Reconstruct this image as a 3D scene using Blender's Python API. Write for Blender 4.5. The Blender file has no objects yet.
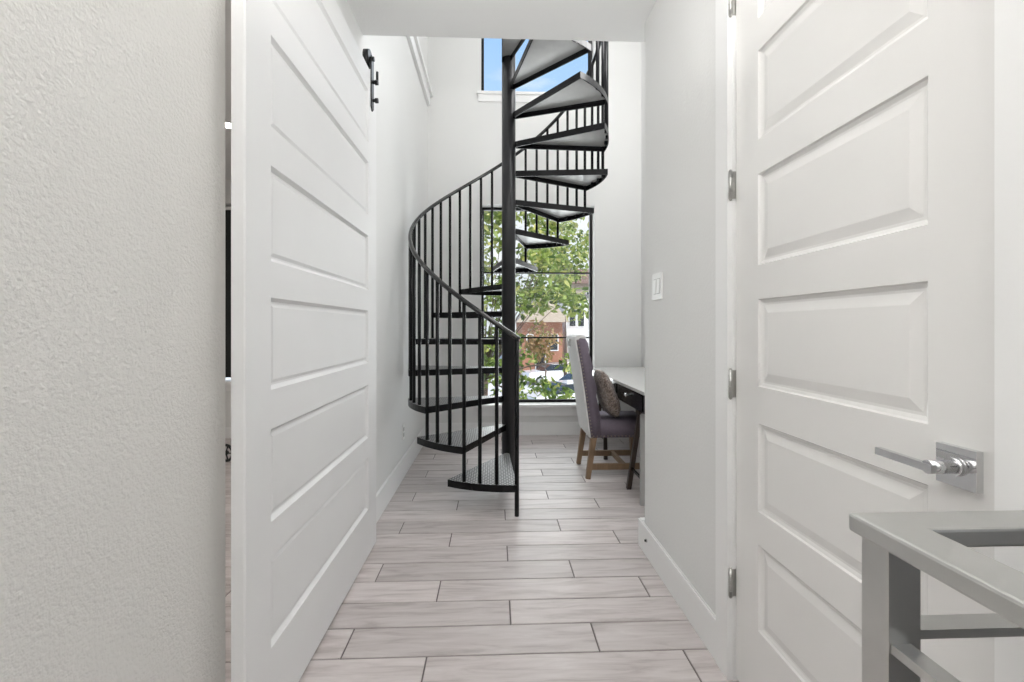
import bpy, bmesh, math, random
from math import sin, cos, pi, radians as R
from mathutils import Vector, Matrix, noise

scn = bpy.context.scene
C = scn.collection
random.seed(7)

# ------------------------------------------------------------------ materials
def new_mat(name):
    m = bpy.data.materials.new(name); m.use_nodes = True
    nt = m.node_tree; b = nt.nodes['Principled BSDF']
    return m, nt, b

def N(nt, t, **kw):
    n = nt.nodes.new(t)
    for k, v in kw.items():
        if k in n.inputs.keys(): n.inputs[k].default_value = v
        else: setattr(n, k, v)
    return n

def pbr(name, col, rough=.5, metal=0., bump=None, vary=0., vscale=6., coat=0., spec=None, stretch=None):
    """bump = (scale, strength, distance); vary mixes the colour with a slightly darker one by noise"""
    m, nt, b = new_mat(name)
    b.inputs['Base Color'].default_value = (*col, 1)
    b.inputs['Roughness'].default_value = rough
    b.inputs['Metallic'].default_value = metal
    if coat: b.inputs['Coat Weight'].default_value = coat; b.inputs['Coat Roughness'].default_value = .08
    if spec is not None: b.inputs['Specular IOR Level'].default_value = spec
    tc = N(nt, 'ShaderNodeTexCoord'); src = tc.outputs['Object']
    if stretch:
        mp = N(nt, 'ShaderNodeMapping'); mp.inputs['Scale'].default_value = stretch
        nt.links.new(src, mp.inputs['Vector']); src = mp.outputs['Vector']
    if vary:
        nz = N(nt, 'ShaderNodeTexNoise', Scale=vscale, Detail=5.)
        nt.links.new(src, nz.inputs['Vector'])
        mx = N(nt, 'ShaderNodeMix', data_type='RGBA')
        mx.inputs[6].default_value = (*[max(0, c*(1-vary)) for c in col], 1)
        mx.inputs[7].default_value = (*[min(1, c*(1+vary)) for c in col], 1)
        nt.links.new(nz.outputs['Fac'], mx.inputs[0]); nt.links.new(mx.outputs[2], b.inputs['Base Color'])
    if bump:
        nz2 = N(nt, 'ShaderNodeTexNoise', Scale=bump[0], Detail=3.)
        nt.links.new(src, nz2.inputs['Vector'])
        bp = N(nt, 'ShaderNodeBump', Strength=bump[1], Distance=bump[2])
        nt.links.new(nz2.outputs['Fac'], bp.inputs['Height']); nt.links.new(bp.outputs['Normal'], b.inputs['Normal'])
    return m

M = {}
M['wall'] = pbr('wall_paint', (.765, .765, .755), .85, bump=(85, .25, .004), vary=.015, vscale=3)
M['wall_rough'] = pbr('wall_paint_orange_peel', (.735, .725, .70), .8, bump=(130, .7, .004), vary=.02, vscale=5)
M['ceiling'] = pbr('ceiling_paint', (.80, .80, .79), .9, bump=(90, .3, .004))
M['stairwell_shade'] = pbr('stairwell_shade_colour', (.10, .085, .075), .9, vary=.05)  # dark tone stands in for the stairwell's lack of light
M['trim'] = pbr('trim_white', (.85, .85, .845), .35, vary=.01)
M['door'] = pbr('door_white', (.80, .79, .775), .22, vary=.01, coat=.15)
M['barn'] = pbr('barn_door_white', (.80, .80, .80), .55, vary=.02, vscale=4, bump=(40, .06, .002))
M['black'] = pbr('black_metal', (.006, .006, .007), .27, .0, bump=(200, .03, .001), spec=.22)
M['poleblack'] = pbr('black_pole_metal', (.018, .018, .02), .3, 0., spec=.45, vary=.08)
M['rail'] = pbr('black_handrail_metal', (.008, .008, .009), .16, 0., coat=.35, spec=.5, vary=.1)
M['hardware'] = pbr('black_hardware', (.012, .012, .013), .4, .2, vary=.1)
M['frame'] = pbr('black_window_frame', (.012, .012, .013), .5, 0., spec=.2, vary=.1)
M['steel'] = pbr('satin_steel', (.56, .56, .545), .38, .88, vary=.10, vscale=14, bump=(70, .05, .001))
M['chrome'] = pbr('chrome', (.66, .66, .67), .07, 1., vary=.01)
M['nickel'] = pbr('nickel_hinge', (.46, .455, .44), .28, .95, vary=.05)
M['linen'] = pbr('linen', (.66, .65, .64), .9, bump=(260, .4, .002), vary=.05, vscale=60)
M['violet'] = pbr('violet_grey_fabric', (.155, .128, .16), .95, bump=(240, .4, .002), vary=.15, vscale=40)
M['oak'] = pbr('weathered_oak', (.225, .145, .085), .6, vary=.35, vscale=9, stretch=(4, 4, .6), bump=(40, .15, .002))
M['darkwood'] = pbr('dark_walnut', (.04, .026, .02), .4, vary=.3, vscale=12, stretch=(4, 4, .6))
M['deskblack'] = pbr('black_lacquer', (.010, .010, .011), .2, spec=.45, vary=.1)
M['desktop'] = pbr('pale_grey_desktop', (.62, .61, .60), .22, coat=.3, vary=.04, vscale=10, stretch=(8, 1, 1))
M['greypaint'] = pbr('grey_metal_paint', (.46, .46, .455), .35, .2, vary=.08)
M['nail'] = pbr('nailhead_bronze', (.30, .24, .20), .35, .8, vary=.1)
M['plastic'] = pbr('white_plastic', (.85, .85, .84), .3, vary=.01)
M['fur'] = pbr('brown_faux_fur', (.20, .145, .118), .95, vary=.75, vscale=26, bump=(75, 1., .02))
def fur_mat():
    m, nt, b = new_mat('brown_faux_fur')
    tc = N(nt, 'ShaderNodeTexCoord'); nz = N(nt, 'ShaderNodeTexNoise', Scale=38., Detail=6., Roughness=.65, Distortion=1.2)
    nt.links.new(tc.outputs['Object'], nz.inputs['Vector'])
    rp = N(nt, 'ShaderNodeValToRGB'); e = rp.color_ramp.elements
    e[0].position = .36; e[0].color = (.07, .045, .034, 1); e[1].position = .70; e[1].color = (.52, .43, .38, 1)
    k = e.new(.5); k.color = (.20, .145, .118, 1)
    nt.links.new(nz.outputs['Fac'], rp.inputs[0]); nt.links.new(rp.outputs['Color'], b.inputs['Base Color'])
    b.inputs['Roughness'].default_value = .9; b.inputs['Sheen Weight'].default_value = .4
    bp = N(nt, 'ShaderNodeBump', Strength=1., Distance=.02); nt.links.new(nz.outputs['Fac'], bp.inputs['Height']); nt.links.new(bp.outputs['Normal'], b.inputs['Normal'])
    return m
M['fur'] = fur_mat()
M['brick'] = pbr('red_brick', (.42, .20, .13), .9, vary=.25, vscale=3)
M['stone'] = pbr('tan_stucco', (.55, .45, .36), .9, vary=.1, vscale=1)
M['whitesiding'] = pbr('white_siding', (.78, .78, .78), .8, vary=.04)
M['greysiding'] = pbr('grey_siding', (.30, .31, .33), .8, vary=.08)
M['roofing'] = pbr('brown_shingle', (.20, .115, .085), .9, vary=.25, vscale=4)
M['roofgrey'] = pbr('grey_shingle', (.22, .21, .21), .9, vary=.2, vscale=4)
M['darkglass'] = pbr('dark_window_glass', (.03, .035, .04), .08, spec=.6, vary=.1)
M['carwhite'] = pbr('white_car_paint', (.80, .80, .81), .2, coat=.5, vary=.01)
M['carsilver'] = pbr('silver_car_paint', (.50, .51, .53), .25, .4, coat=.5, vary=.01)
M['carblack'] = pbr('black_car_paint', (.03, .03, .033), .2, coat=.5, vary=.05)
M['tyre'] = pbr('tyre_rubber', (.02, .02, .02), .8, vary=.1)
M['pavement'] = pbr('pale_concrete', (.62, .60, .57), .9, vary=.08, vscale=.6)
M['soil'] = pbr('planting_bed', (.20, .15, .12), .95, vary=.3, vscale=2)
M['bark'] = pbr('bark', (.14, .10, .08), .9, vary=.3, vscale=10, stretch=(3, 3, .5), bump=(30, .5, .01))

# tread metal with a raised diamond pattern
def tread_mat():
    m, nt, b = new_mat('tread_plate')
    b.inputs['Base Color'].default_value = (.055, .055, .058, 1)
    b.inputs['Roughness'].default_value = .36; b.inputs['Metallic'].default_value = .0
    b.inputs['Specular IOR Level'].default_value = .9
    tc = N(nt, 'ShaderNodeTexCoord'); sp = N(nt, 'ShaderNodeSeparateXYZ'); nt.links.new(tc.outputs['Object'], sp.inputs[0])
    def mth(op, a, bb=None):
        n = N(nt, 'ShaderNodeMath', operation=op)
        for i, v in enumerate((a, bb)):
            if v is None: continue
            if isinstance(v, (int, float)): n.inputs[i].default_value = v
            else: nt.links.new(v, n.inputs[i])
        return n.outputs[0]
    K = 104.
    p = mth('MULTIPLY', mth('ADD', sp.outputs['X'], sp.outputs['Y']), K)
    q = mth('MULTIPLY', mth('SUBTRACT', sp.outputs['X'], sp.outputs['Y']), K)
    h = mth('MULTIPLY', mth('SINE', p), mth('SINE', q))
    h2 = mth('POWER', mth('ABSOLUTE', h), .6)
    bp = N(nt, 'ShaderNodeBump', Strength=.9, Distance=.004)
    nt.links.new(h2, bp.inputs['Height']); nt.links.new(bp.outputs['Normal'], b.inputs['Normal'])
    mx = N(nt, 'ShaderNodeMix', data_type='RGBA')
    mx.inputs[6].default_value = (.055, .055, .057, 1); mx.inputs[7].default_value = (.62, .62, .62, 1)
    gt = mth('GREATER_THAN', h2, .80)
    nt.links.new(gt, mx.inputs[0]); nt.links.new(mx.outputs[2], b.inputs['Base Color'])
    return m
M['tread'] = tread_mat()
M['treadunder'] = pbr('tread_underside', (.48, .48, .475), .36, 0., spec=.8, vary=.25, vscale=8)  # pale tone paints in floor light reflected by the dark metal

def floor_mat():
    m, nt, b = new_mat('wood_look_tile')
    at = N(nt, 'ShaderNodeAttribute', attribute_name='rnd')
    tc = N(nt, 'ShaderNodeTexCoord')
    off = N(nt, 'ShaderNodeVectorMath', operation='MULTIPLY_ADD')
    nt.links.new(at.outputs['Color'], off.inputs[0]); off.inputs[1].default_value = (31, 17, 9)
    nt.links.new(tc.outputs['Object'], off.inputs[2])
    mp = N(nt, 'ShaderNodeMapping'); mp.inputs['Scale'].default_value = (1.3, 11, 1)
    nt.links.new(off.outputs[0], mp.inputs['Vector'])
    nz = N(nt, 'ShaderNodeTexNoise', Scale=2.6, Detail=9., Roughness=.62, Distortion=.6)
    nt.links.new(mp.outputs[0], nz.inputs['Vector'])
    rp = N(nt, 'ShaderNodeValToRGB')
    e = rp.color_ramp.elements
    e[0].position = .25; e[0].color = (.36, .315, .305, 1)
    e[1].position = .75; e[1].color = (.66, .615, .605, 1)
    k = e.new(.5); k.color = (.555, .505, .495, 1)
    nt.links.new(nz.outputs['Fac'], rp.inputs[0])
    sx = N(nt, 'ShaderNodeSeparateColor'); nt.links.new(at.outputs['Color'], sx.inputs[0])
    mr = N(nt, 'ShaderNodeMapRange'); mr.inputs['To Min'].default_value = .88; mr.inputs['To Max'].default_value = 1.1
    nt.links.new(sx.outputs[0], mr.inputs['Value'])
    vm = N(nt, 'ShaderNodeVectorMath', operation='SCALE')
    nt.links.new(rp.outputs['Color'], vm.inputs[0]); nt.links.new(mr.outputs[0], vm.inputs['Scale'])
    nt.links.new(vm.outputs[0], b.inputs['Base Color'])
    b.inputs['Roughness'].default_value = .5
    bp = N(nt, 'ShaderNodeBump', Strength=.12, Distance=.002)
    nt.links.new(nz.outputs['Fac'], bp.inputs['Height']); nt.links.new(bp.outputs['Normal'], b.inputs['Normal'])
    return m
M['floor'] = floor_mat()
M['grout'] = pbr('dark_grout', (.16, .14, .135), .9, vary=.1)

def leaf_mat(name, c1, c2, c3):
    m, nt, b = new_mat(name)
    at = N(nt, 'ShaderNodeAttribute', attribute_name='rnd')
    sx = N(nt, 'ShaderNodeSeparateColor'); nt.links.new(at.outputs['Color'], sx.inputs[0])
    rp = N(nt, 'ShaderNodeValToRGB'); e = rp.color_ramp.elements
    e[0].color = (*c1, 1); e[1].color = (*c3, 1); k = e.new(.55); k.color = (*c2, 1)
    nt.links.new(sx.outputs[0], rp.inputs[0])
    nt.links.new(rp.outputs['Color'], b.inputs['Base Color']); b.inputs['Roughness'].default_value = .45
    tr = N(nt, 'ShaderNodeBsdfTranslucent'); nt.links.new(rp.outputs['Color'], tr.inputs['Color'])
    mx = N(nt, 'ShaderNodeMixShader'); mx.inputs[0].default_value = .4
    nt.links.new(b.outputs[0], mx.inputs[1]); nt.links.new(tr.outputs[0], mx.inputs[2])
    nt.links.new(mx.outputs[0], nt.nodes['Material Output'].inputs['Surface'])
    return m
M['leaf'] = leaf_mat('green_leaves', (.06, .11, .02), (.27, .37, .07), (.62, .60, .20))
M['leafrust'] = leaf_mat('rusty_leaves', (.18, .20, .05), (.38, .24, .10), (.48, .30, .16))

def glass_mat():
    m, nt, b = new_mat('window_glass')
    nt.nodes.remove(b)
    t = N(nt, 'ShaderNodeBsdfTransparent'); t.inputs[0].default_value = (.97, .98, .98, 1)
    g = N(nt, 'ShaderNodeBsdfGlossy'); g.inputs['Roughness'].default_value = .01
    fr = N(nt, 'ShaderNodeFresnel', IOR=1.35)
    mx = N(nt, 'ShaderNodeMixShader')
    nt.links.new(fr.outputs[0], mx.inputs[0]); nt.links.new(t.outputs[0], mx.inputs[1]); nt.links.new(g.outputs[0], mx.inputs[2])
    nt.links.new(mx.outputs[0], nt.nodes['Material Output'].inputs['Surface'])
    return m
M['glass'] = glass_mat()

def emit(name, col, s):
    m, nt, b = new_mat(name)
    b.inputs['Emission Color'].default_value = (*col, 1); b.inputs['Emission Strength'].default_value = s
    b.inputs['Base Color'].default_value = (*col, 1)
    return m
M['lamp'] = emit('lamp_glow', (1, .96, .9), 14.)

# ------------------------------------------------------------------ mesh helpers
def BM(): return bmesh.new()

def box(bm, x0, x1, y0, y1, z0, z1, mi=0):
    v = [bm.verts.new(p) for p in ((x0,y0,z0),(x1,y0,z0),(x1,y1,z0),(x0,y1,z0),(x0,y0,z1),(x1,y0,z1),(x1,y1,z1),(x0,y1,z1))]
    fs = []
    for f in ((0,3,2,1),(4,5,6,7),(0,1,5,4),(1,2,6,5),(2,3,7,6),(3,0,4,7)):
        q = bm.faces.new([v[i] for i in f]); q.material_index = mi; fs.append(q)
    return v, fs

def bevel_all(bm, w, seg=2):
    es = [e for e in bm.edges if len(e.link_faces) == 2 and e.calc_face_angle(0) > .5]
    bmesh.ops.bevel(bm, geom=es, offset=w, segments=seg, profile=.5, affect='EDGES')

def rbox(bm, x0, x1, y0, y1, z0, z1, w, seg=2):
    t = BM(); box(t, x0, x1, y0, y1, z0, z1); bevel_all(t, w, seg)
    merge(bm, t)

def merge(bm, t, mat=None):
    if mat is not None: t.transform(mat)
    me = bpy.data.meshes.new('tmp'); t.to_mesh(me); t.free(); bm.from_mesh(me); bpy.data.meshes.remove(me)

def prism(bm, pts, z0, z1):
    a = [bm.verts.new((x, y, z0)) for x, y in pts]; b = [bm.verts.new((x, y, z1)) for x, y in pts]
    n = len(pts)
    bm.faces.new(list(reversed(a))); bm.faces.new(b)
    for i in range(n): bm.faces.new((a[i], a[(i+1) % n], b[(i+1) % n], b[i]))

def beam(bm, p, q, w, h, up=(0, 0, 1), w2=None, h2=None):
    """a rectangular bar from p to q; w across, h along `up`"""
    p, q = Vector(p), Vector(q); d = (q-p).normalized(); u = Vector(up)
    s = d.cross(u).normalized(); u = s.cross(d).normalized()
    w2 = w if w2 is None else w2; h2 = h if h2 is None else h2
    a = [bm.verts.new(p + s*sx*w/2 + u*sy*h/2) for sx, sy in ((-1,-1),(1,-1),(1,1),(-1,1))]
    b = [bm.verts.new(q + s*sx*w2/2 + u*sy*h2/2) for sx, sy in ((-1,-1),(1,-1),(1,1),(-1,1))]
    bm.faces.new(list(reversed(a))); bm.faces.new(b)
    for i in range(4): bm.faces.new((a[i], a[(i+1) % 4], b[(i+1) % 4], b[i]))

def cyl(bm, p, q, r, n=16, r2=None):
    p, q = Vector(p), Vector(q); d = (q-p).normalized()
    u = d.orthogonal().normalized(); s = d.cross(u)
    r2 = r if r2 is None else r2
    a = [bm.verts.new(p + (u*cos(2*pi*i/n) + s*sin(2*pi*i/n))*r) for i in range(n)]
    b = [bm.verts.new(q + (u*cos(2*pi*i/n) + s*sin(2*pi*i/n))*r2) for i in range(n)]
    f1 = bm.faces.new(list(reversed(a))); f2 = bm.faces.new(b)
    for i in range(n):
        f = bm.faces.new((a[i], a[(i+1) % n], b[(i+1) % n], b[i])); f.smooth = True

def tube(bm, pts, r, n=10):
    pts = [Vector(p) for p in pts]; rings = []
    for i, p in enumerate(pts):
        t = (pts[min(i+1, len(pts)-1)] - pts[max(i-1, 0)]).normalized()
        u = Vector((0, 0, 1)); s = t.cross(u).normalized(); u = s.cross(t)
        rr = r[i] if isinstance(r, (list, tuple)) else r
        rings.append([bm.verts.new(p + (s*cos(2*pi*k/n) + u*sin(2*pi*k/n))*rr) for k in range(n)])
    for a, b in zip(rings, rings[1:]):
        for k in range(n):
            f = bm.faces.new((a[k], a[(k+1) % n], b[(k+1) % n], b[k])); f.smooth = True
    bm.faces.new(list(reversed(rings[0]))); bm.faces.new(rings[-1])

def ball(bm, c, r, seg=10, sc=(1, 1, 1)):
    g = bmesh.ops.create_uvsphere(bm, u_segments=seg, v_segments=max(5, seg//2+1), radius=r)
    for v in g['verts']:
        v.co = Vector((v.co.x*sc[0], v.co.y*sc[1], v.co.z*sc[2])) + Vector(c)
        for f in v.link_faces: f.smooth = True

def obj(name, bm, mat, parent=None, smooth=False, kind=None, label=None):
    bmesh.ops.recalc_face_normals(bm, faces=bm.faces)
    me = bpy.data.meshes.new(name)
    o = bpy.data.objects.new(name, me); C.objects.link(o)
    if parent is not None:
        off = Vector((0, 0, 0)); p = parent
        while p is not None: off += p.location; p = p.parent
        bm.transform(Matrix.Translation(-off)); o.parent = parent
    if smooth:
        for f in bm.faces: f.smooth = True
    bm.to_mesh(me); bm.free()
    for m in (mat if isinstance(mat, (list, tuple)) else [mat]): me.materials.append(m)
    if kind: o['kind'] = kind
    if label: o['label'] = label
    return o

def thing(name, label, cat, loc=(0, 0, 0), group=None, kind=None):
    o = bpy.data.objects.new(name, None); C.objects.link(o); o.location = loc
    o['label'] = label; o['category'] = cat
    o.empty_display_size = .1
    if group: o['group'] = group
    if kind: o['kind'] = kind
    return o

def tag(o, label, cat, group=None):
    o['label'] = label; o['category'] = cat
    if group: o['group'] = group
    return o

def struct(name, bm, mat, parent=None): return obj(name, bm, mat, parent, kind='structure')

def grid_wall(bm, mk, ar, zr, holes):
    """cells of a wall over a-range x z-range leaving out the holes; mk(a0,a1,z0,z1) adds one cell"""
    A = sorted({ar[0], ar[1], *[h[0] for h in holes], *[h[1] for h in holes]})
    Z = sorted({zr[0], zr[1], *[h[2] for h in holes], *[h[3] for h in holes]})
    for a0, a1 in zip(A, A[1:]):
        for z0, z1 in zip(Z, Z[1:]):
            am, zm = (a0+a1)/2, (z0+z1)/2
            if not any(h[0] < am < h[1] and h[2] < zm < h[3] for h in holes): mk(a0, a1, z0, z1)

# ------------------------------------------------------------------ main dimensions
HL, HR = -.72, .79            # hall wall faces
YB = 4.95                     # far wall face
XR = 1.615                     # right wall of the tall room
ZC, ZT = 2.77, 5.6            # hall ceiling, tall room ceiling
YH = 2.52                     # edge of the hall ceiling
WX0, WX1 = -.147, 1.095       # tall window opening
YREAR = -2.6

# floor: planks across the hall
bm = BM()
col = bm.loops.layers.float_color.new('rnd')
box(bm, -4.0, HR+.02, YREAR-.2, 5.2, -.06, -.004, 1); box(bm, HR+.02, 1.9, .60, 5.2, -.06, -.004, 1)
for f in bm.faces:
    for l in f.loops: l[col] = (0, 0, 0, 1)
PW, PL, gap = .1625, .925, .0029
rng = random.Random(3)
for n in range(-27, 22):
    y0 = 1.63 + PW*n; y1 = y0 + PW
    if y0 > 5.1: continue
    y1 = min(y1, 5.15)
    x = .375 - .308*(n % 3) - PL*6
    xmax = 1.9 if y0 > .57 else HR+.02
    x += rng.uniform(-.008, .008)
    while x < xmax:
        a, b_ = max(x, -4.0), min(x+PL, xmax)
        if b_ - a > .02:
            t = BM(); cl = t.loops.layers.float_color.new('rnd')
            v, fs = box(t, a+gap, b_-gap, y0+gap, y1-gap, -.006, 0)
            es = [e for e in t.edges if all(vv.co.z > -.001 for vv in e.verts)]
            bmesh.ops.bevel(t, geom=es, offset=.0016, segments=1, affect='EDGES')
            c = (rng.random(), rng.random(), rng.random(), 1)
            for f in t.faces:
                for l in f.loops: l[cl] = c
            merge(bm, t)
        x += PL
fl = struct('floor', bm, [M['floor'], M['grout']])

# left wall: near piece (round corner at its end), header over the sliding door, far piece
def rounded_end(x_face, x_back, y_from, y_end, r=.022):
    pts = [(x_back, y_from), (x_face, y_from)]
    s = 1 if x_face > x_back else -1
    for k in range(9):
        a = pi/2*k/8
        pts.append((x_face - s*r + s*r*cos(a), y_end - r + r*sin(a)))
    for k in range(1, 9):
        a = pi/2*k/8
        pts.append((x_back + s*r - s*r*sin(a), y_end - r + r*cos(a)))
    return pts
bm = BM()
prism(bm, rounded_end(HL, HL-.13, YREAR, 1.263), 0, ZC)
struct('wall_left', bm, M['wall_rough'])
bm = BM()
box(bm, HL-.13, HL, 1.245, 2.40, 2.44, ZC)
box(bm, HL-.13, HL, 2.40, 5.1, 0, ZT)
struct('wall_left_far', bm, M['wall'])
# right wall of the hall with the door opening, rounded far corner
DY0, DY1, DZ = .672, 1.482, 2.452
bm = BM()
box(bm, HR, HR+.13, .575, DY0, 0, ZC); box(bm, HR+.13, 3.2, .575, .672, -2.8, ZC)
box(bm, HR, HR+.13, DY0, DY1, DZ, ZC)
prism(bm, rounded_end(HR, HR+.13, DY1, 2.385, .025), 0, ZC)
struct('wall_right', bm, M['wall'])
bm = BM()
box(bm, HR+.13, XR+.15, 2.28, 2.385, 0, ZC)
struct('wall_front', bm, M['wall'])
bm = BM()
box(bm, XR, XR+.15, 2.28, 5.1, 0, ZT)
struct('wall_right_far', bm, M['wall'])
# unseen stairwell right of the camera, coloured dark in place of shade
bm = BM()
box(bm, 3.2, 3.35, YREAR, .672, -2.8, ZC); box(bm, HL-.13, 3.35, YREAR-.15, YREAR, -2.8, 0); box(bm, HR+.02, HR+.13, YREAR, .60, -2.8, -.06)
struct('wall_stairwell', bm, M['stairwell_shade'])
bm = BM(); box(bm, HR, 3.35, YREAR, .672, -2.95, -2.8); struct('floor_stairwell', bm, M['grout'])
bm = BM(); box(bm, XR+.15, 3.35, YREAR-.15, .672, ZC, ZC+.2); struct('ceiling_stairwell', bm, M['stairwell_shade'])
# back wall with window openings
bm = BM()
def mk(a0, a1, z0, z1): box(bm, a0, a1, YB, YB+.17, z0, z1)
SW = (-3.35, -2.35, .56, 2.49)
grid_wall(bm, mk, (-4.15, XR+.15), (0, ZT), [(WX0, WX1, .335, 2.506), (WX0, WX1, 3.722, 5.3), SW])
struct('wall_back', bm, M['wall'])
# side room shell
bm = BM()
box(bm, -4.15, -4.0, -.2, YB, 0, 2.9); box(bm, -4.0, HL-.13, -.35, -.2, 0, 2.9)
struct('wall_side', bm, M['wall'])
bm = BM(); box(bm, -4.15, HL-.13, -.35, YB, 2.74, 2.9)
struct('ceiling_side', bm, M['ceiling'])
# rear walls behind the camera
bm = BM(); box(bm, HL-.13, XR+.15, YREAR-.15, YREAR, 0, ZT)
struct('wall_rear', bm, M['wall'])
# ceilings
bm = BM(); box(bm, HL-.13, XR+.15, YREAR, YH, ZC, 3.343)
bevel_all(bm, .012, 3)
struct('ceiling_hall', bm, M['ceiling'])
bm = BM(); box(bm, HL-.13, XR+.15, YREAR-.15, 5.1, ZT, ZT+.15)
struct('ceiling', bm, M['ceiling'])
# upper-floor walls above the hall
bm = BM(); box(bm, HL-.13, HL, YREAR, 2.40, 3.343, ZT); struct('wall_left_upper', bm, M['wall'])
bm = BM(); box(bm, XR, XR+.15, YREAR, 2.28, 3.343, ZT); struct('wall_right_upper', bm, M['wall'])

# ------------------------------------------------------------------ baseboards, casings, ledges
def board(bm, x0, x1, y0, y1, z1, side):
    """baseboard with an eased top edge; side = axis direction it faces"""
    t = BM(); box(t, x0, x1, y0, y1, 0, z1)
    es = [e for e in t.edges if all(abs(v.co.z - z1) < 1e-5 for v in e.verts)]
    bmesh.ops.bevel(t, geom=es, offset=.006, segments=2, affect='EDGES'); merge(bm, t)
bm = BM(); board(bm, HL, HL+.015, 2.40, YB, .165, 1); struct('baseboard_left', bm, M['trim'])
bm = BM(); board(bm, HR-.015, HR, 1.560, 2.385, .148, -1)
board(bm, HR-.015, HR+.3, 2.385, 2.427, .148, 1); struct('baseboard_right', bm, M['trim'])
bm = BM(); board(bm, HL+.015, XR-.015, YB-.016, YB, .14, -1); struct('baseboard_back', bm, M['trim'])
bm = BM(); board(bm, XR-.015, XR, 2.43, YB, .14, -1); struct('baseboard_right_far', bm, M['trim'])
bm = BM(); board(bm, -4.0, HL-.13, YB-.016, YB, .11, -1); struct('baseboard_side', bm, M['trim'])

# door casing on the right wall
bm = BM()
cf = HR - .018
def casing_leg(y0, y1, z0, z1):
    t = BM(); box(t, cf, HR, y0, y1, z0, z1)
    bevel_all(t, .004, 2); merge(bm, t)
casing_leg(DY1-.001, 1.562, 0, DZ+.08); casing_leg(.590, DY0+.002, 0, DZ+.08)
casing_leg(.590, 1.562, DZ-.002, DZ+.085)
# jamb lining with a stop behind the door leaf
box(bm, HR, HR+.13, DY1-.003, DY1+.0, 0, DZ); box(bm, HR, HR+.13, DY0, DY0+.003, 0, DZ)
box(bm, HR+.044, HR+.06, DY1-.018, DY1-.003, 0, DZ); box(bm, HR+.044, HR+.06, DY0+.003, DY0+.018, 0, DZ)
box(bm, HR, HR+.13, DY0, DY1, DZ-.003, DZ)
struct('trim_1', bm, M['trim'])

# ledge with apron on the left wall, high up
bm = BM()
rbox(bm, HL, HL+.055, 3.2, YB-.01, 3.655, 3.695, .005); rbox(bm, HL, HL+.03, 3.2, YB-.04, 3.545, 3.655, .004)
struct('trim_2', bm, M['trim'])

# ------------------------------------------------------------------ windows
def window(name, x0, x1, z0, z1, yf, bars, sill=None, fw=.035, glass=True):
    w = bpy.data.objects.new(name, None); C.objects.link(w); w.location = ((x0+x1)/2, yf, z0); w['kind'] = 'structure'
    b = BM()
    for a in ((x0, x0+fw, z0, z1), (x1-fw, x1, z0, z1), (x0+fw, x1-fw, z0, z0+fw), (x0+fw, x1-fw, z1-fw, z1)):
        rbox(b, a[0], a[1], yf, yf+.05, a[2], a[3], .003)
    obj('window_frame', b, M['frame'], w)
    for z in bars:
        b = BM(); rbox(b, x0+fw, x1-fw, yf+.008, yf+.042, z-.008, z+.008, .003); obj('glazing_bar', b, M['frame'], w)
    zs = [z0+fw] + [v for z in bars for v in (z-.008, z+.008)] + [z1-fw]
    for i in range(0, len(zs), 2):
        b = BM(); box(b, x0+fw, x1-fw, yf+.022, yf+.028, zs[i], zs[i+1]); obj('glass_pane', b, M['glass'], w)
    return w
w1 = window('window_1', WX0+.001, WX1-.001, .336, 2.505, YB+.115, (1.782, 1.058), fw=.028)
bm = BM(); rbox(bm, WX0-.05, WX1+.05, YB-.055, YB+.115, .308, .336, .006); obj('window_sill', bm, M['trim'], w1)
bm = BM(); rbox(bm, WX0-.03, WX1+.03, YB-.024, YB, .212, .308, .004); obj('sill_apron', bm, M['trim'], w1)
w2 = window('window_2', WX0+.001, WX1-.001, 3.724, 5.299, YB+.115, (4.6,), fw=.028)
bm = BM(); rbox(bm, WX0-.04, WX1+.04, YB-.04, YB+.115, 3.695, 3.724, .006); obj('window_sill', bm, M['trim'], w2)
bm = BM(); rbox(bm, WX0-.03, WX1+.03, YB-.02, YB, 3.62, 3.695, .004); obj('sill_apron', bm, M['trim'], w2)
w3 = window('window_3', SW[0]+.001, SW[1]-.001, SW[2], SW[3]-.001, YB+.1, ())
bm = BM(); rbox(bm, SW[0]-.05, SW[1]+.05, YB-.05, YB+.1, .56, .60, .006); rbox(bm, SW[0]-.03, SW[1]+.03, YB-.02, YB, .50, .56, .004)
obj('window_sill', bm, M['trim'], w3)
# black shade pulled down over the side-room window
rb = thing('roller_shade', 'black roller shade pulled down over the side room window', 'shade', (-2.85, YB+.05, 2.44))
bm = BM(); box(bm, SW[0]+.02, SW[1]-.02, YB+.05, YB+.054, .65, 2.44); obj('shade_cloth', bm, M['hardware'], rb)
bm = BM(); cyl(bm, (SW[0]+.01, YB+.06, 2.455), (SW[1]-.01, YB+.06, 2.455), .024); obj('roller_tube', bm, M['trim'], rb)
bm = BM(); rbox(bm, SW[0]+.02, SW[1]-.02, YB+.045, YB+.06, .635, .655, .003); obj('hem_bar', bm, M['hardware'], rb)

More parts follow.
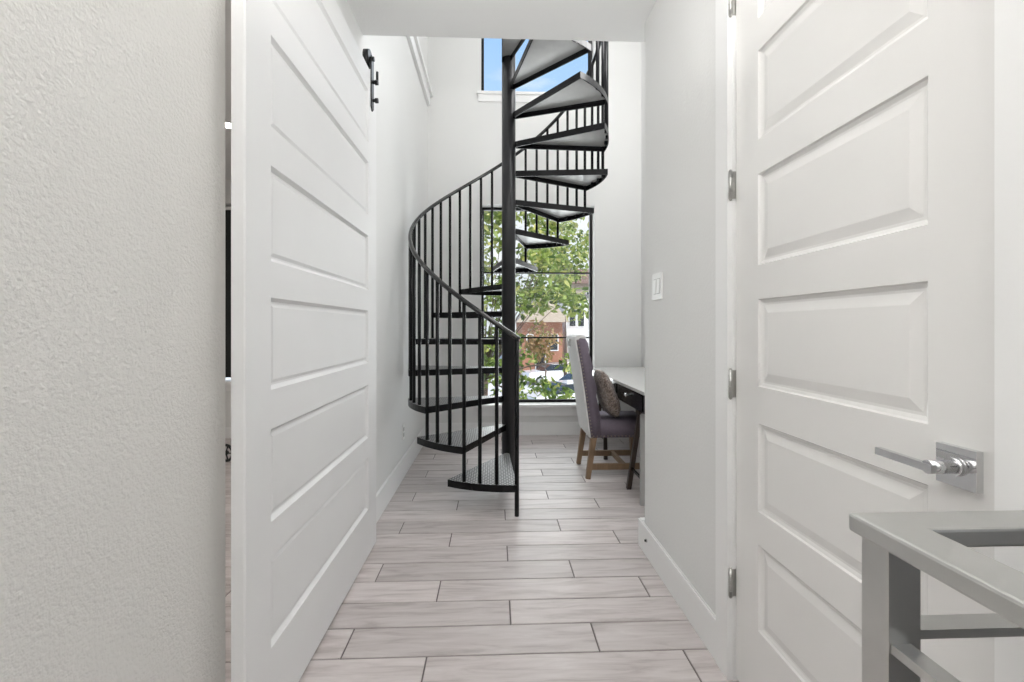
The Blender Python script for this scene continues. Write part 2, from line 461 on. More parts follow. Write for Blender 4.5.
# ------------------------------------------------------------------ panelled doors
PANELS = [(.240, .502), (.602, .868), (.980, 1.244), (1.348, 1.622), (1.727, 1.995), (2.094, 2.36)]
def panel_door(W, Hh, T, u0, u1, prof):
    """local: u = x (width), n = -y outward (front face at y=0), v = z"""
    b = BM()
    def q(*p): return b.faces.new([b.verts.new(x) for x in p])
    def rect(a0, a1, z0, z1, y=0): q((a0, y, z0), (a1, y, z0), (a1, y, z1), (a0, y, z1))
    e = .004
    rect(e, u0, e, Hh-e); rect(u1, W-e, e, Hh-e)
    zz = e
    for z0, z1 in PANELS:
        rect(u0, u1, zz, z0); zz = z1
        loops = []
        for ins, d in prof:
            loops.append([b.verts.new(p) for p in ((u0+ins, d, z0+ins), (u1-ins, d, z0+ins), (u1-ins, d, z1-ins), (u0+ins, d, z1-ins))])
        for A, B in zip(loops, loops[1:]):
            for i in range(4): b.faces.new((A[i], A[(i+1) % 4], B[(i+1) % 4], B[i]))
        b.faces.new(loops[-1])
    rect(u0, u1, zz, Hh-e)
    # eased edge, sides and back
    o1 = [(e, 0, e), (W-e, 0, e), (W-e, 0, Hh-e), (e, 0, Hh-e)]; o2 = [(0, e, 0), (W, e, 0), (W, e, Hh), (0, e, Hh)]
    o3 = [(0, T, 0), (W, T, 0), (W, T, Hh), (0, T, Hh)]
    for A, B in ((o1, o2), (o2, o3)):
        for i in range(4): q(A[i], A[(i+1) % 4], B[(i+1) % 4], B[i])
    q(*reversed(o3))
    return b

# right-hand hinged door (faces -X)
d2 = thing('door_2', 'closed white six-panel door with chrome lever in right hall wall', 'door', (HR+.007, DY1-.006, .012), kind='structure')
W2 = DY1-.006 - (DY0+.007)
b = panel_door(W2, 2.432, .036, .128, W2-.128, [(0, 0), (.003, .006), (.012, .0095), (.018, .0095), (.042, .004)])
b.transform(Matrix(((0, 1, 0, HR+.007), (-1, 0, 0, DY1-.006), (0, 0, 1, .012), (0, 0, 0, 1))))
obj('door_leaf', b, M['door'], d2)
for z in (.326, .984, 1.642, 2.25):
    b = BM()
    cyl(b, (HR-.009, DY1-.004, z-.046), (HR-.009, DY1-.004, z+.046), .0065, 12)
    for k in (-.047, .047): ball(b, (HR-.009, DY1-.004, z+k), .0055, 8)
    for k in (-.027, -.009, .009, .027): cyl(b, (HR-.009, DY1-.004, z+k-.0008), (HR-.009, DY1-.004, z+k+.0008), .0072, 12)
    box(b, HR-.009, HR+.03, DY1-.0055, DY1-.0032, z-.045, z+.045)
    obj('hinge', b, M['nickel'], d2)
hy, hz, hx = .746, .933, HR+.007
hd = BM(); rbox(hd, hx-.012, hx, hy-.034, hy+.034, hz-.034, hz+.034, .0025, 2)
ros = obj('rosette', hd, M['chrome'], d2)
b = BM(); cyl(b, (hx-.011, hy, hz), (hx-.02, hy, hz), .0165, 24, .0155); cyl(b, (hx-.02, hy, hz), (hx-.062, hy, hz), .0115, 20)
obj('handle_neck', b, M['chrome'], ros)
b = BM(); beam(b, (hx-.062, hy-.012, hz), (hx-.062, hy+.100, hz+.0015), .010, .0135)
bevel_all(b, .003, 2); obj('lever', b, M['chrome'], ros)

# left sliding barn door (faces +X)
BX = -.638
d1 = thing('door_1', 'white six-panel sliding barn door hanging along the left hall wall', 'door', (BX, 1.19, .012), kind='structure')
WB = 2.487-1.19
b = panel_door(WB, 2.478, .035, .135, WB-.157, [(0, 0), (.004, .005), (.011, .012), (.017, .012), (.027, .007)])
b.transform(Matrix(((0, -1, 0, BX), (1, 0, 0, 1.19), (0, 0, 1, .012), (0, 0, 0, 1))))
obj('door_leaf', b, M['barn'], d1)
def hanger(y):
    b = BM(); box(b, BX, BX+.006, y-.022, y+.022, 2.31, 2.575)
    # pointed foot
    v = [b.verts.new(p) for p in ((BX, y-.022, 2.31), (BX+.006, y-.022, 2.31), (BX+.006, y+.022, 2.31), (BX, y+.022, 2.31), (BX, y, 2.292), (BX+.006, y, 2.292))]
    for f in ((0, 1, 5, 4), (1, 2, 5), (2, 3, 4, 5), (3, 0, 4)): b.faces.new([v[i] for i in f])
    st = obj('hanger_strap', b, M['hardware'], d1)
    b = BM(); cyl(b, (BX-.034, y, 2.565), (BX-.006, y, 2.565), .046, 28); cyl(b, (BX-.04, y, 2.565), (BX+.014, y, 2.565), .012, 14)
    obj('roller', b, M['hardware'], st)
    for z in (2.443, 2.349):
        b = BM(); cyl(b, (BX+.004, y, z), (BX+.022, y, z), .008, 12); cyl(b, (BX+.018, y, z), (BX+.034, y, z), .013, 6)
        obj('bolt', b, M['hardware'], st)
    b = BM(); cyl(b, (BX+.026, y+.012, 2.452), (BX+.026, y+.012, 2.505), .0065, 10); cyl(b, (BX+.004, y+.012, 2.456), (BX+.026, y+.012, 2.456), .005, 8)
    obj('latch_pin', b, M['hardware'], st)
hanger(2.39); hanger(1.29)
trk = thing('barn_door_track', 'black steel track rail fixed above the sliding white door', 'track', (HL+.02, 1.05, 2.50))
b = BM(); rbox(b, BX-.026, BX-.018, .95, 2.43, 2.478+.016, 2.518, .002); obj('track_bar', b, M['hardware'], trk)
for y in (1.1, 1.6, 2.1):
    b = BM(); cyl(b, (HL, y, 2.506), (BX-.026, y, 2.506), .009, 10); obj('standoff', b, M['hardware'], trk)

# ------------------------------------------------------------------ small wall fittings
sw = thing('light_switch', 'white double rocker light switch on the right hall wall', 'switch', (HR, 2.172, 1.369))
b = BM(); rbox(b, HR-.006, HR, 2.172-.062, 2.172+.062, 1.369-.064, 1.369+.064, .003); obj('switch_plate', b, M['plastic'], sw)
b = BM()
for y in (2.149, 2.195): box(b, HR-.0066, HR-.006, y-.0195, y+.0195, 1.369-.037, 1.369+.037)
obj('switch_gap_shade', b, M['greypaint'], sw)  # grey sheet on the plate, painted shade of the gaps around the rockers
for y in (2.149, 2.195):
    b = BM(); t = BM(); box(t, HR-.011, HR-.005, y-.0165, y+.0165, 1.369-.034, 1.369+.034)
    t.verts.ensure_lookup_table()
    for v in t.verts:
        if v.co.x < HR-.009 and v.co.z > 1.369: v.co.x += .003
    bevel_all(t, .0015, 1); merge(b, t); obj('rocker', b, M['plastic'], sw)
ol = thing('wall_outlet', 'white power outlet low on the left wall behind the sliding door', 'outlet', (HL, 3.612, .35))
b = BM(); rbox(b, HL, HL+.006, 3.612-.036, 3.612+.036, .29, .408, .003); obj('outlet_plate', b, M['plastic'], ol)
for z in (.327, .371):
    b = BM(); rbox(b, HL+.006, HL+.008, 3.612-.017, 3.612+.017, z-.015, z+.015, .0008)
    r_ = obj('receptacle', b, M['greypaint'], ol)
ds = thing('door_stop', 'small dark doorstop screwed to the white baseboard of right wall', 'doorstop', (HR-.015, 2.29, .085))
b = BM(); cyl(b, (HR-.015, 2.29, .085), (HR-.019, 2.29, .085), .009, 14); obj('mounting_plate', b, M['nickel'], ds)
b = BM(); cyl(b, (HR-.019, 2.29, .085), (HR-.026, 2.29, .085), .006, 12); obj('rubber_tip', b, M['hardware'], ds)

# ------------------------------------------------------------------ spiral staircase
PX, PY, RT, Z1, RI = .1112, 3.5792, .772, .197, .2207
A0, ST, TW = R(-89.3), R(24.35), R(32.9)
RB = .757
stair = thing('spiral_staircase', 'black metal spiral staircase with diamond-plate treads winding round a central pole', 'staircase', (PX, PY, 0))
b = BM(); cyl(b, (PX, PY, 0), (PX, PY, 4.35), .054, 32); ball(b, (PX, PY, 4.35), .054, 20, (1, 1, .5)); obj('pole', b, M['poleblack'], stair)
b = BM(); cyl(b, (PX, PY, 0), (PX, PY, .012), .07, 32)
for k in range(6):
    a = k*pi/3; cyl(b, (PX+.062*cos(a), PY+.062*sin(a), .012), (PX+.062*cos(a), PY+.062*sin(a), .016), .005, 6)
obj('base_plate', b, M['black'], stair)
def pol(r, a, z): return (PX + r*cos(a), PY + r*sin(a), z)
def wedge_outline(a_s, a_e, r0, r1, n=9):
    out = [(r0, a_s), ]
    pts = [(PX + r0*cos(a_s), PY + r0*sin(a_s))]
    for k in range(n+1):
        a = a_s + (a_e-a_s)*k/n; pts.append((PX + r1*cos(a), PY + r1*sin(a)))
    pts.append((PX + r0*cos(a_e), PY + r0*sin(a_e)))
    for k in range(1, 4):
        a = a_e + (a_s-a_e)*k/4; pts.append((PX + r0*cos(a), PY + r0*sin(a)))
    return pts
def inset(pts, d):
    n = len(pts); out = []
    cx = sum(p[0] for p in pts)/n; cy = sum(p[1] for p in pts)/n
    for i in range(n):
        p0, p1, p2 = Vector(pts[i-1]), Vector(pts[i]), Vector(pts[(i+1) % n])
        def nrm(a, c):
            t = (c-a).normalized(); m = Vector((t.y, -t.x))
            if m.dot(Vector((cx, cy)) - a) < 0: m = -m
            return m
        n1, n2 = nrm(p0, p1), nrm(p1, p2); bis = (n1+n2)
        bis = bis/max(.35, bis.length_squared/2) if bis.length > 1e-6 else n1
        out.append(tuple(p1 + bis*d))
    return out
def pan(pts, z, lip, th=.006):
    """steel pan: plate on top, turned-down lips all round; material 0 outside, 1 underneath"""
    b = BM(); n = len(pts); ins = inset(pts, th)
    T = [b.verts.new((*p, z)) for p in pts]; L = [b.verts.new((*p, z-lip)) for p in pts]
    I = [b.verts.new((*p, z-lip)) for p in ins]; U = [b.verts.new((*p, z-th)) for p in ins]
    b.faces.new(T); f = b.faces.new(U); f.material_index = 1
    for i in range(n):
        j = (i+1) % n
        b.faces.new((T[i], T[j], L[j], L[i])).material_index = 2
        b.faces.new((L[i], L[j], I[j], I[i])).material_index = 2
        b.faces.new((I[i], I[j], U[j], U[i])).material_index = 2
    return b
for k in range(14):
    z = Z1 + RI*k; a = A0 - ST*k
    b = pan(wedge_outline(a + (R(1.3) if k == 0 else 0), a-TW, .056, RT), z, .045)
    obj('tread', b, [M['tread'], M['treadunder'], M['black']], stair)
# landing plate joining the upper floor
z = Z1 + RI*14; a = A0 - ST*14
pts = [(PX+.05*cos(a), PY+.05*sin(a)), (PX+RT*cos(a), PY+RT*sin(a)), (PX+RT*cos(a), YH), (PX-.07, YH), (PX-.055, PY-.02)]
b = pan(pts, z, .045); obj('landing', b, [M['tread'], M['treadunder'], M['black']], stair)
# balusters
ZR0 = 1.133 - .014
def zrail(a): return ZR0 + RI*((A0 - a)/ST)
NB = 14*3
for j in range(1, NB):
    a = A0 - ST/3*j
    k = (j-1)//3 if j % 3 == 0 else j//3
    b = BM(); n = 8
    zb = Z1 + RI*k
    cyl(b, pol(RB, a, zb-.03), pol(RB, a, zrail(a)), .0118, 10)
    obj('baluster', b, M['black'], stair)
AN = A0 + R(1.35)
b = BM(); cyl(b, pol(RB, AN, 0), pol(RB, AN, zrail(AN)+.004), .0142, 14)
obj('newel_post', b, M['black'], stair)
b = BM(); pts = []
nn = 14*16
for i in range(nn+1):
    a = AN + .02 - (ST*13.9+.04)*i/nn; pts.append(pol(RB, a, zrail(a)))
tube(b, pts, .0155, 12)
obj('handrail', b, M['rail'], stair)

# ------------------------------------------------------------------ chair
ch = thing('dining_chair', 'high-back upholstered chair with violet-grey seat and linen back at the desk', 'chair', (.95, 3.71, 0))
CY0, CY1 = 3.49, 3.93
outer = [(.745, .322), (.728, .45), (.702, .65), (.672, .85), (.64, 1.03), (.632, 1.075)]
inner = [(.70, 1.085), (.722, 1.05), (.735, .96), (.752, .90), (.762, .86), (.752, .815), (.772, .76), (.795, .70), (.785, .64), (.805, .56), (.818, .47), (.82, .40), (.82, .322)]
prof = outer + inner
b = BM()
def extr(b, prof, y0, y1, mid=4):
    rows = []
    for k in range(mid+1):
        y = y0 + (y1-y0)*k/mid
        rows.append([b.verts.new((x, y, z)) for x, z in prof])
    n = len(prof)
    for A, B in zip(rows, rows[1:]):
        for i in range(n): b.faces.new((A[i], A[(i+1) % n], B[(i+1) % n], B[i]))
    b.faces.new(list(reversed(rows[0]))); b.faces.new(rows[-1])
extr(b, prof, CY0, CY1); es = [e for e in b.edges if len(e.link_faces) == 2 and e.calc_face_angle(0) > 1.2]
bmesh.ops.bevel(b, geom=es, offset=.010, segments=3, affect='EDGES')
bk = obj('backrest', b, M['violet'], ch, smooth=True)
# linen outer panel wrapping the rear face and the top
lin = [(x-.012, z) for x, z in outer] + [(.628, 1.098), (.66, 1.112), (.69, 1.11), (.71, 1.09), (.70, 1.082), (.66, 1.088)] + [(x+.004, z-.01) for x, z in reversed(outer)]
b = BM(); extr(b, lin, CY0+.003, CY1-.003)
obj('outer_back_panel', b, M['linen'], bk, label='pale linen outer back panel')
def along(poly, step):
    out = []; carry = 0
    for p, q in zip(poly, poly[1:]):
        p, q = Vector(p), Vector(q); L = (q-p).length; t = carry
        while t < L: out.append(p + (q-p)*(t/L)); t += step
        carry = t - L
    return out
for y in (CY0-.001, CY1+.001):
    b = BM()
    for x, z in along([(o[0]+.010, o[1]) for o in outer], .026): ball(b, (x, y, z), .0058, 8, (1, .6, 1))
    for k in range(15): ball(b, (.765+.028*k, y, .33), .0058, 8, (1, .6, 1))
    obj('nailhead_trim', b, M['nail'], bk)
b = BM(); t = BM(); box(t, .752, 1.21, CY0+.004, CY1-.004, .318, .445); bevel_all(t, .02, 4)
for v in t.verts:
    if v.co.z > .44: v.co.z += .022*max(0, 1-((v.co.x-.98)/.24)**2)*max(0, 1-((v.co.y-3.71)/.23)**2)
merge(b, t); obj('seat', b, M['violet'], ch, smooth=True)
for (xb, yb, xt, yt) in ((.722, 3.497, .772, 3.52), (.722, 3.892, .772, 3.90), (1.195, 3.515, 1.188, 3.52), (1.195, 3.897, 1.188, 3.90)):
    b = BM(); beam(b, (xb, yb, 0), (xt, yt, .325), .034, .034, (1, 0, 0), .046, .046); bevel_all(b, .003, 1)
    obj('leg', b, M['oak'], ch)
for y in (3.512, 3.893):
    b = BM(); rbox(b, .735, 1.19, y-.011, y+.011, .066, .112, .003); obj('stretcher', b, M['oak'], ch)
b = BM(); rbox(b, 1.003, 1.030, 3.523, 3.882, .072, .106, .003); obj('stretcher', b, M['oak'], ch)
b = BM(); rr = []
for k in range(25):
    a = 2*pi*k/24; rr.append((.636 - .012*cos(a)*0 - .004, 3.71 + .03*cos(a), 1.04 + .03*sin(a)))
tube(b, [(x-.018, y, z) for x, y, z in rr], .0035, 6); cyl(b, (.634, 3.71, 1.07), (.606, 3.71, 1.07), .009, 12)
obj('ring_pull', b, M['nickel'], bk, label='metal ring pull on the linen back')

# fur pillow
b = BM(); n1, n2 = 40, 26
rows = []
for i in range(n2+1):
    ph = -pi/2 + pi*i/n2; row = []
    for j in range(n1):
        th = 2*pi*j/n1
        def sp(v, e): return math.copysign(abs(v)**e, v)
        px = .063*sp(cos(ph), .9)*sp(cos(th), .9); py = .185*sp(cos(ph), .55)*sp(sin(th), .8); pz = .19*sp(sin(ph), .62)
        # pillow: thinner towards the corners
        q = (abs(py)/.185)**3*.45 + (abs(pz)/.19)**3*.45; px *= 1 - .55*min(1, q)
        px *= 1.15 if pz < 0 else 1.0
        p = Vector((px, py, pz)); d = noise.noise(p*26)*.010 + noise.noise(p*60)*.007
        p += p.normalized()*d
        row.append(p)
    rows.append(row)
mt = Matrix.Translation((.902, 3.645, .643)) @ Matrix.Rotation(R(-19), 4, 'Y')
vv = [[b.verts.new(mt @ p) for p in row] for row in rows]
for A, B in zip(vv, vv[1:]):
    for j in range(n1):
        try: b.faces.new((A[j], A[(j+1) % n1], B[(j+1) % n1], B[j]))
        except ValueError: pass
bmesh.ops.remove_doubles(b, verts=b.verts, dist=1e-5)
pil = obj('fur_pillow', b, M['fur'], None, smooth=True)
tag(pil, 'brown faux-fur pillow leaning on the backrest of the upholstered chair', 'pillow')

# ------------------------------------------------------------------ desk on trestles
dk = thing('desk', 'black desk with pale glossy top and drawers on dark trestle legs', 'desk', (1.28, 3.8, 0))
b = BM(); rbox(b, .953, 1.60, 2.87, 4.72, .737, .757, .003); obj('tabletop', b, M['desktop'], dk)
b = BM()
box(b, .985, 1.56, 2.885, 4.70, .612, .737)
for y in (2.885, 3.515, 4.10, 4.66): box(b, .965, .985, y, y+.04, .612, .737)
box(b, .965, .985, 2.925, 4.66, .612, .622); box(b, .965, .985, 2.925, 4.66, .727, .737)
obj('apron', b, M['deskblack'], dk)
for y0, y1 in ((2.93, 3.51), (3.56, 4.095), (4.145, 4.655)):
    b = BM(); rbox(b, 0.960, .984, y0, y1, .625, .725, .003); dr = obj('drawer', b, M['deskblack'], dk)
    ym = (y0+y1)/2
    b = BM(); cyl(b, (.961, ym, .69), (.945, ym, .69), .006, 12); ball(b, (.938, ym, .69), .014, 14); obj('knob', b, M['chrome'], dr, label='bright metal knob')
def trestle(yc, xf, xr, ya, yb, mats):
    b = BM(); rbox(b, xf, xr, yc-.035, yc+.035, .575, .612, .003); ts = obj('trestle', b, M['darkwood'], dk)
    for (x, xo, mk_) in ((xf+.03, xf-.012, 0), (xr-.03, xr+.012, 1)):
        for yq, mm in ((ya, mats[0]), (yb, mats[1])):
            b = BM(); s = .03 if yq > yc else -.03
            beam(b, (xo, yq, 0), (x, yc+s, .58), .028, .032, (1, 0, 0)); bevel_all(b, .003, 1); obj('trestle_leg', b, mm, ts)
        b = BM(); f_ = .26
        beam(b, (xo+.01, ya+(yc-ya)*f_, .16), (xo+.01, yb+(yc-yb)*f_, .16), .010, .02); obj('brace_bar', b, M['black'], ts)
trestle(3.11, .985, 1.52, 3.27, 2.955, (M['darkwood'], M['greypaint']))
trestle(4.25, .995, 1.52, 4.5, 3.995, (M['darkwood'], M['darkwood']))

# ------------------------------------------------------------------ steel guard rail in the near right corner
gr = thing('guard_rail', 'satin steel guard rail corner post in the near right corner by the door', 'railing', (.525, .584, 0))
b = BM(); zt = .914
prism(b, [(.490, -.9), (.555, -.9), (.555, .556), (.771, .556), (.771, .614), (.490, .614)], zt-.025, zt)
bmesh.ops.recalc_face_normals(b, faces=b.faces)
bevel_all(b, .004, 2); obj('top_rail', b, M['steel'], gr)
b = BM(); rbox(b, .504, .546, .563, .606, 0, zt-.025, .003)
po = obj('post', b, M['steel'], gr)
b = BM(); rbox(b, .485, .565, .544, .625, 0, .008, .002); obj('base_plate', b, M['steel'], po)
b = BM(); rbox(b, .504, .546, -.86, -.82, 0, zt-.025, .003); obj('post', b, M['steel'], gr)
for z in (.767, .14):
    b = BM(); rbox(b, .546, .771, .576, .606, z-.006, z+.006, .002); obj('cross_bar', b, M['steel'], gr)
    b = BM(); rbox(b, .507, .533, -.82, .563, z-.014, z-.002, .002)
    obj('cross_bar', b, M['steel'], gr)

# ------------------------------------------------------------------ side-room details seen through the gap
def recessed(x, y, z, label, group=None, glow=True):
    t = thing('recessed_light', label, 'light', (x, y, z), group)
    b = BM(); n = 28
    a = [b.verts.new((x+.075*cos(2*pi*k/n), y+.075*sin(2*pi*k/n), z-.004)) for k in range(n)]
    c = [b.verts.new((x+.055*cos(2*pi*k/n), y+.055*sin(2*pi*k/n), z-.008)) for k in range(n)]
    e = [b.verts.new((x+.075*cos(2*pi*k/n), y+.075*sin(2*pi*k/n), z)) for k in range(n)]
    for k in range(n):
        j = (k+1) % n; b.faces.new((a[k], a[j], c[j], c[k])); b.faces.new((e[k], e[j], a[j], a[k]))
    obj('trim_ring', b, M['trim'], t)
    b = BM(); cyl(b, (x, y, z-.006), (x, y, z-.0045), .055, 28); obj('lens', b, M['lamp'], t)
    return t
recessed(-2.06, 3.60, 2.74, 'glowing recessed ceiling light seen through the gap beside the sliding door')
wh = thing('wheel', 'small black spoked wheel standing on the floor beyond the sliding door gap', 'wheel', (-2.34, 4.06, 0))
b = BM(); pts = [(-2.34+.068*cos(2*pi*k/24), 4.06-.02*cos(2*pi*k/24), .078+.068*sin(2*pi*k/24)) for k in range(25)]
for k in range(24):
    cyl(b, pts[k], pts[k+1], .012, 8)
obj('rim', b, M['hardware'], wh)
b = BM()
for k in range(5):
    a = 2*pi*k/5; cyl(b, (-2.34, 4.06, .078), (-2.34+.064*cos(a), 4.06-.019*cos(a), .078+.064*sin(a)), .006, 6)
cyl(b, (-2.344, 4.047, .078), (-2.336, 4.073, .078), .02, 12)
obj('spoked_hub', b, M['hardware'], wh)

# ------------------------------------------------------------------ outside
GZ = -3.0
b = BM(); box(b, -60, 80, 5.6, 120, GZ-.3, GZ); struct('ground', b, M['pavement'])

def foliage_mesh(name, clusters, per, size, mat, parent, seed):
    rg = random.Random(seed); verts = []; faces = []; cols = []
    for (c, r, tint) in clusters:
        for _ in range(per):
            while True:
                p = Vector((rg.uniform(-1, 1), rg.uniform(-1, 1), rg.uniform(-1, 1)))
                if p.length <= 1: break
            o = Vector(c) + Vector((p.x*r[0], p.y*r[1], p.z*r[2]))
            L = size*rg.uniform(.7, 1.25); Wd = L*rg.uniform(.38, .55)
            d = Vector((rg.gauss(0, 1), rg.gauss(0, 1), rg.gauss(-.5, .7))).normalized()
            s = d.cross(Vector((rg.gauss(0, 1), rg.gauss(0, 1), rg.gauss(0, 1)))).normalized(); nn_ = s.cross(d)
            i = len(verts)
            f = .15*L
            verts += [o, o+d*L*.35+s*Wd*.5+nn_*f*.5, o+d*L*.75+s*Wd*.38+nn_*f*.4, o+d*L, o+d*L*.75-s*Wd*.38+nn_*f*.4, o+d*L*.35-s*Wd*.5+nn_*f*.5]
            faces += [(i, i+1, i+2, i+3), (i, i+3, i+4, i+5)]
            v = min(1, max(0, tint + rg.gauss(0, .3))); cols += [v]*2
    me = bpy.data.meshes.new(name); off = Vector((0, 0, 0))
    if parent: off = parent.location
    me.from_pydata([tuple(v-off) for v in verts], [], faces)
    ca = me.color_attributes.new('rnd', 'FLOAT_COLOR', 'CORNER')
    buf = []
    for v in cols: buf += [v, v, v, 1]*4
    ca.data.foreach_set('color', buf)
    me.materials.append(mat)
    o = bpy.data.objects.new(name, me); C.objects.link(o); o.parent = parent
    o['kind'] = 'stuff'
    return o

def branch_tubes(bm, root, tips, r0, rg):
    for t in tips:
        p, q = Vector(root), Vector(t); m = p.lerp(q, .5) + Vector((rg.uniform(-.15, .15), rg.uniform(-.15, .15), rg.uniform(.05, .25)))
        pts = [p.lerp(m, k/4).lerp(m.lerp(q, k/4), k/4) for k in range(5)]
        tube(bm, pts, [r0*(1-.8*k/4) for k in range(5)], 6)

def tree(loc, clusters, per, size, mat, label, seed, trunk_r, fork, group=None):
    t = thing('tree', label, 'tree', loc, group)
    rg = random.Random(seed+50)
    b = BM(); x, y, z = loc
    fx, fy, fz = fork
    tube(b, [(x, y, z), (x+.05, y, z+(fz-z)*.35), (x+(fx-x)*.6, fy, z+(fz-z)*.7), (fx, fy, fz)], [trunk_r, trunk_r*.85, trunk_r*.7, trunk_r*.55], 12)
    branch_tubes(b, fork, [c[0] for c in clusters[::4]], trunk_r*.10, rg)
    obj('trunk', b, M['bark'], t)
    foliage_mesh('foliage', clusters, per, size, mat, t, seed)
    return t

# near tree: fills the left of the tall window densely, thins out to the lower right
rg = random.Random(21); cl = []
def view(p):   # how it lies as seen through the window: tangent coordinates
    return p[0]/p[1], (p[2]-1.17)/p[1]
while len(cl) < 150:
    p = (rg.uniform(-1.6, 2.3), rg.uniform(7.2, 9.6), rg.uniform(-.8, 4.1))
    u, v = view(p)
    if v > .37: continue
    dens = .95
    if u > .075 and -.05 < v < .035: dens = .04
    if u > .05 and -.2 < v < .035: dens *= .6
    if u > .15 and v > .13: dens *= .45
    if u > .19: dens *= .55
    if .085 < u < .21 and -.075 < v < .04: dens = .0
    if u > .16 and v > .14: dens *= .3
    if .15 < u < .24 and .08 < v < .14: dens = 0
    if v < -.11 and u > -.02: dens = max(dens, .35)
    if rg.random() < dens:
        rr_ = rg.uniform(.22, .40)
        cl.append((p, (rr_, rr_, rr_*.75), .42 + .22*max(-1, min(1, (v)/.2)) + rg.uniform(-.12, .12)))
tree((-.35, 8.6, GZ), cl, 62, .135, M['leaf'], 'leafy green tree close outside the tall window, behind the spiral stair', 5, .16, (-.2, 8.5, .2))
# farther tree with some rusty leaves
rg = random.Random(4); cl = []
while len(cl) < 15:
    a = Vector((rg.gauss(0, 1), rg.gauss(0, 1), rg.gauss(0, 1))); a.normalize(); a *= rg.random()**.4
    p = (2.0 + a.x*.8, 19 + a.y*.8, .6 + a.z*.8)
    cl.append((p, (.42, .42, .36), .35+.35*rg.random()))
tree((2.1, 19, GZ), cl, 26, .25, M['leafrust'], 'rust-tinged smaller tree standing in front of the brick house', 9, .08, (2.15, 19, -.6))
rg = random.Random(14); cl = []
while len(cl) < 26:
    a = Vector((rg.gauss(0, 1), rg.gauss(0, 1), rg.gauss(0, 1))); a.normalize(); a *= rg.random()**.4
    p = (4.75 + a.x*1.5, 30.5 + a.y*1.3, 6.2 + a.z*2.0)
    cl.append((p, (.5, .5, .45), .3+.35*rg.random()))
tree((4.75, 30.5, GZ), cl, 36, .34, M['leaf'], 'tall slim-trunked tree between the brick house and the white townhouse', 19, .13, (4.8, 30.5, 4.6))
# shrub at the foot of the window view
rg = random.Random(8); cl = []
while len(cl) < 60:
    p = (rg.uniform(.5, 3.0), rg.uniform(10.7, 11.5), rg.uniform(-1.95, -.45))
    if rg.random() < .8: cl.append((p, (.28, .28, .22), .5+.2*rg.random()))
sh = thing('shrub', 'yellow-green bushy shrub low outside the tall window', 'shrub', (1.8, 11.1, GZ))
b = BM(); branch_tubes(b, (1.8, 11.1, GZ), [c[0] for c in cl[::2]], .05, rg); obj('stem', b, M['bark'], sh)
foliage_mesh('foliage', cl, 26, .13, M['leaf'], sh, 31)

# houses across the parking court
def house(name, label, x0, x1, y0, y1, h, wall, roof, wins, gable=None, cat='house'):
    t = thing(name, label, cat, ((x0+x1)/2, y0, GZ))
    b = BM(); box(b, x0, x1, y0, y1, GZ, GZ+h)
    obj('walls', b, wall, t)
    b = BM()
    if gable == 'x':   # ridge along x
        ym = (y0+y1)/2; v = [b.verts.new(p) for p in ((x0-.4, y0-.5, GZ+h), (x1+.4, y0-.5, GZ+h), (x1+.4, y1+.5, GZ+h), (x0-.4, y1+.5, GZ+h), (x0-.4, ym, GZ+h+2.4), (x1+.4, ym, GZ+h+2.4))]
        for f in ((0, 1, 5, 4), (2, 3, 4, 5), (0, 4, 3), (1, 2, 5), (3, 2, 1, 0)): b.faces.new([v[i] for i in f])
    elif gable == 'y':
        xm = (x0+x1)/2; v = [b.verts.new(p) for p in ((x0-.5, y0-.5, GZ+h), (x1+.5, y0-.5, GZ+h), (x1+.5, y1+.4, GZ+h), (x0-.5, y1+.4, GZ+h), (xm, y0-.5, GZ+h+2.6), (xm, y1+.4, GZ+h+2.6))]
        for f in ((0, 3, 5, 4), (1, 4, 5, 2), (0, 4, 1), (3, 2, 5), (0, 1, 2, 3)): b.faces.new([v[i] for i in f])
    else:
        box(b, x0-.15, x1+.15, y0-.15, y1+.15, GZ+h, GZ+h+.35)
    obj('roof', b, roof, t)
    for (a0, a1, z0, z1) in wins:
        b = BM(); box(b, a0-.08, a1+.08, y0-.06, y0, GZ+z0-.08, GZ+z1+.08); w_ = obj('window', b, M['trim'], t)
        b = BM(); box(b, a0, a1, y0-.07, y0-.05, GZ+z0, GZ+z1); obj('pane', b, M['darkglass'], w_)
    return t
house('townhouse', 'white townhouse with dark narrow windows behind the parking court', 6.55, 16, 42, 52, 6.9, M['whitesiding'], M['roofgrey'],
      [(x, x+.55, z, z+1.5) for z in (1.2, 4.3) for x in (6.95, 7.75, 8.9, 9.7, 11, 12, 13.4)])
house('brick_house', 'red brick house with pale gable, partly hidden by the near tree', 2.2, 5.4, 36, 46, 4.6, M['brick'], M['stone'],
      [(3.3, 4.0, .4, 2.2), (4.3, 5.0, 2.4, 3.6), (2.6, 3.0, 2.4, 3.6)], 'y')
house('gabled_house', 'house with a brown gabled roof rising above the leaves at right', 9.4, 17, 54, 64, 9.4, M['stone'], M['roofing'], [(11, 12, 6.6, 8.4)], 'x')

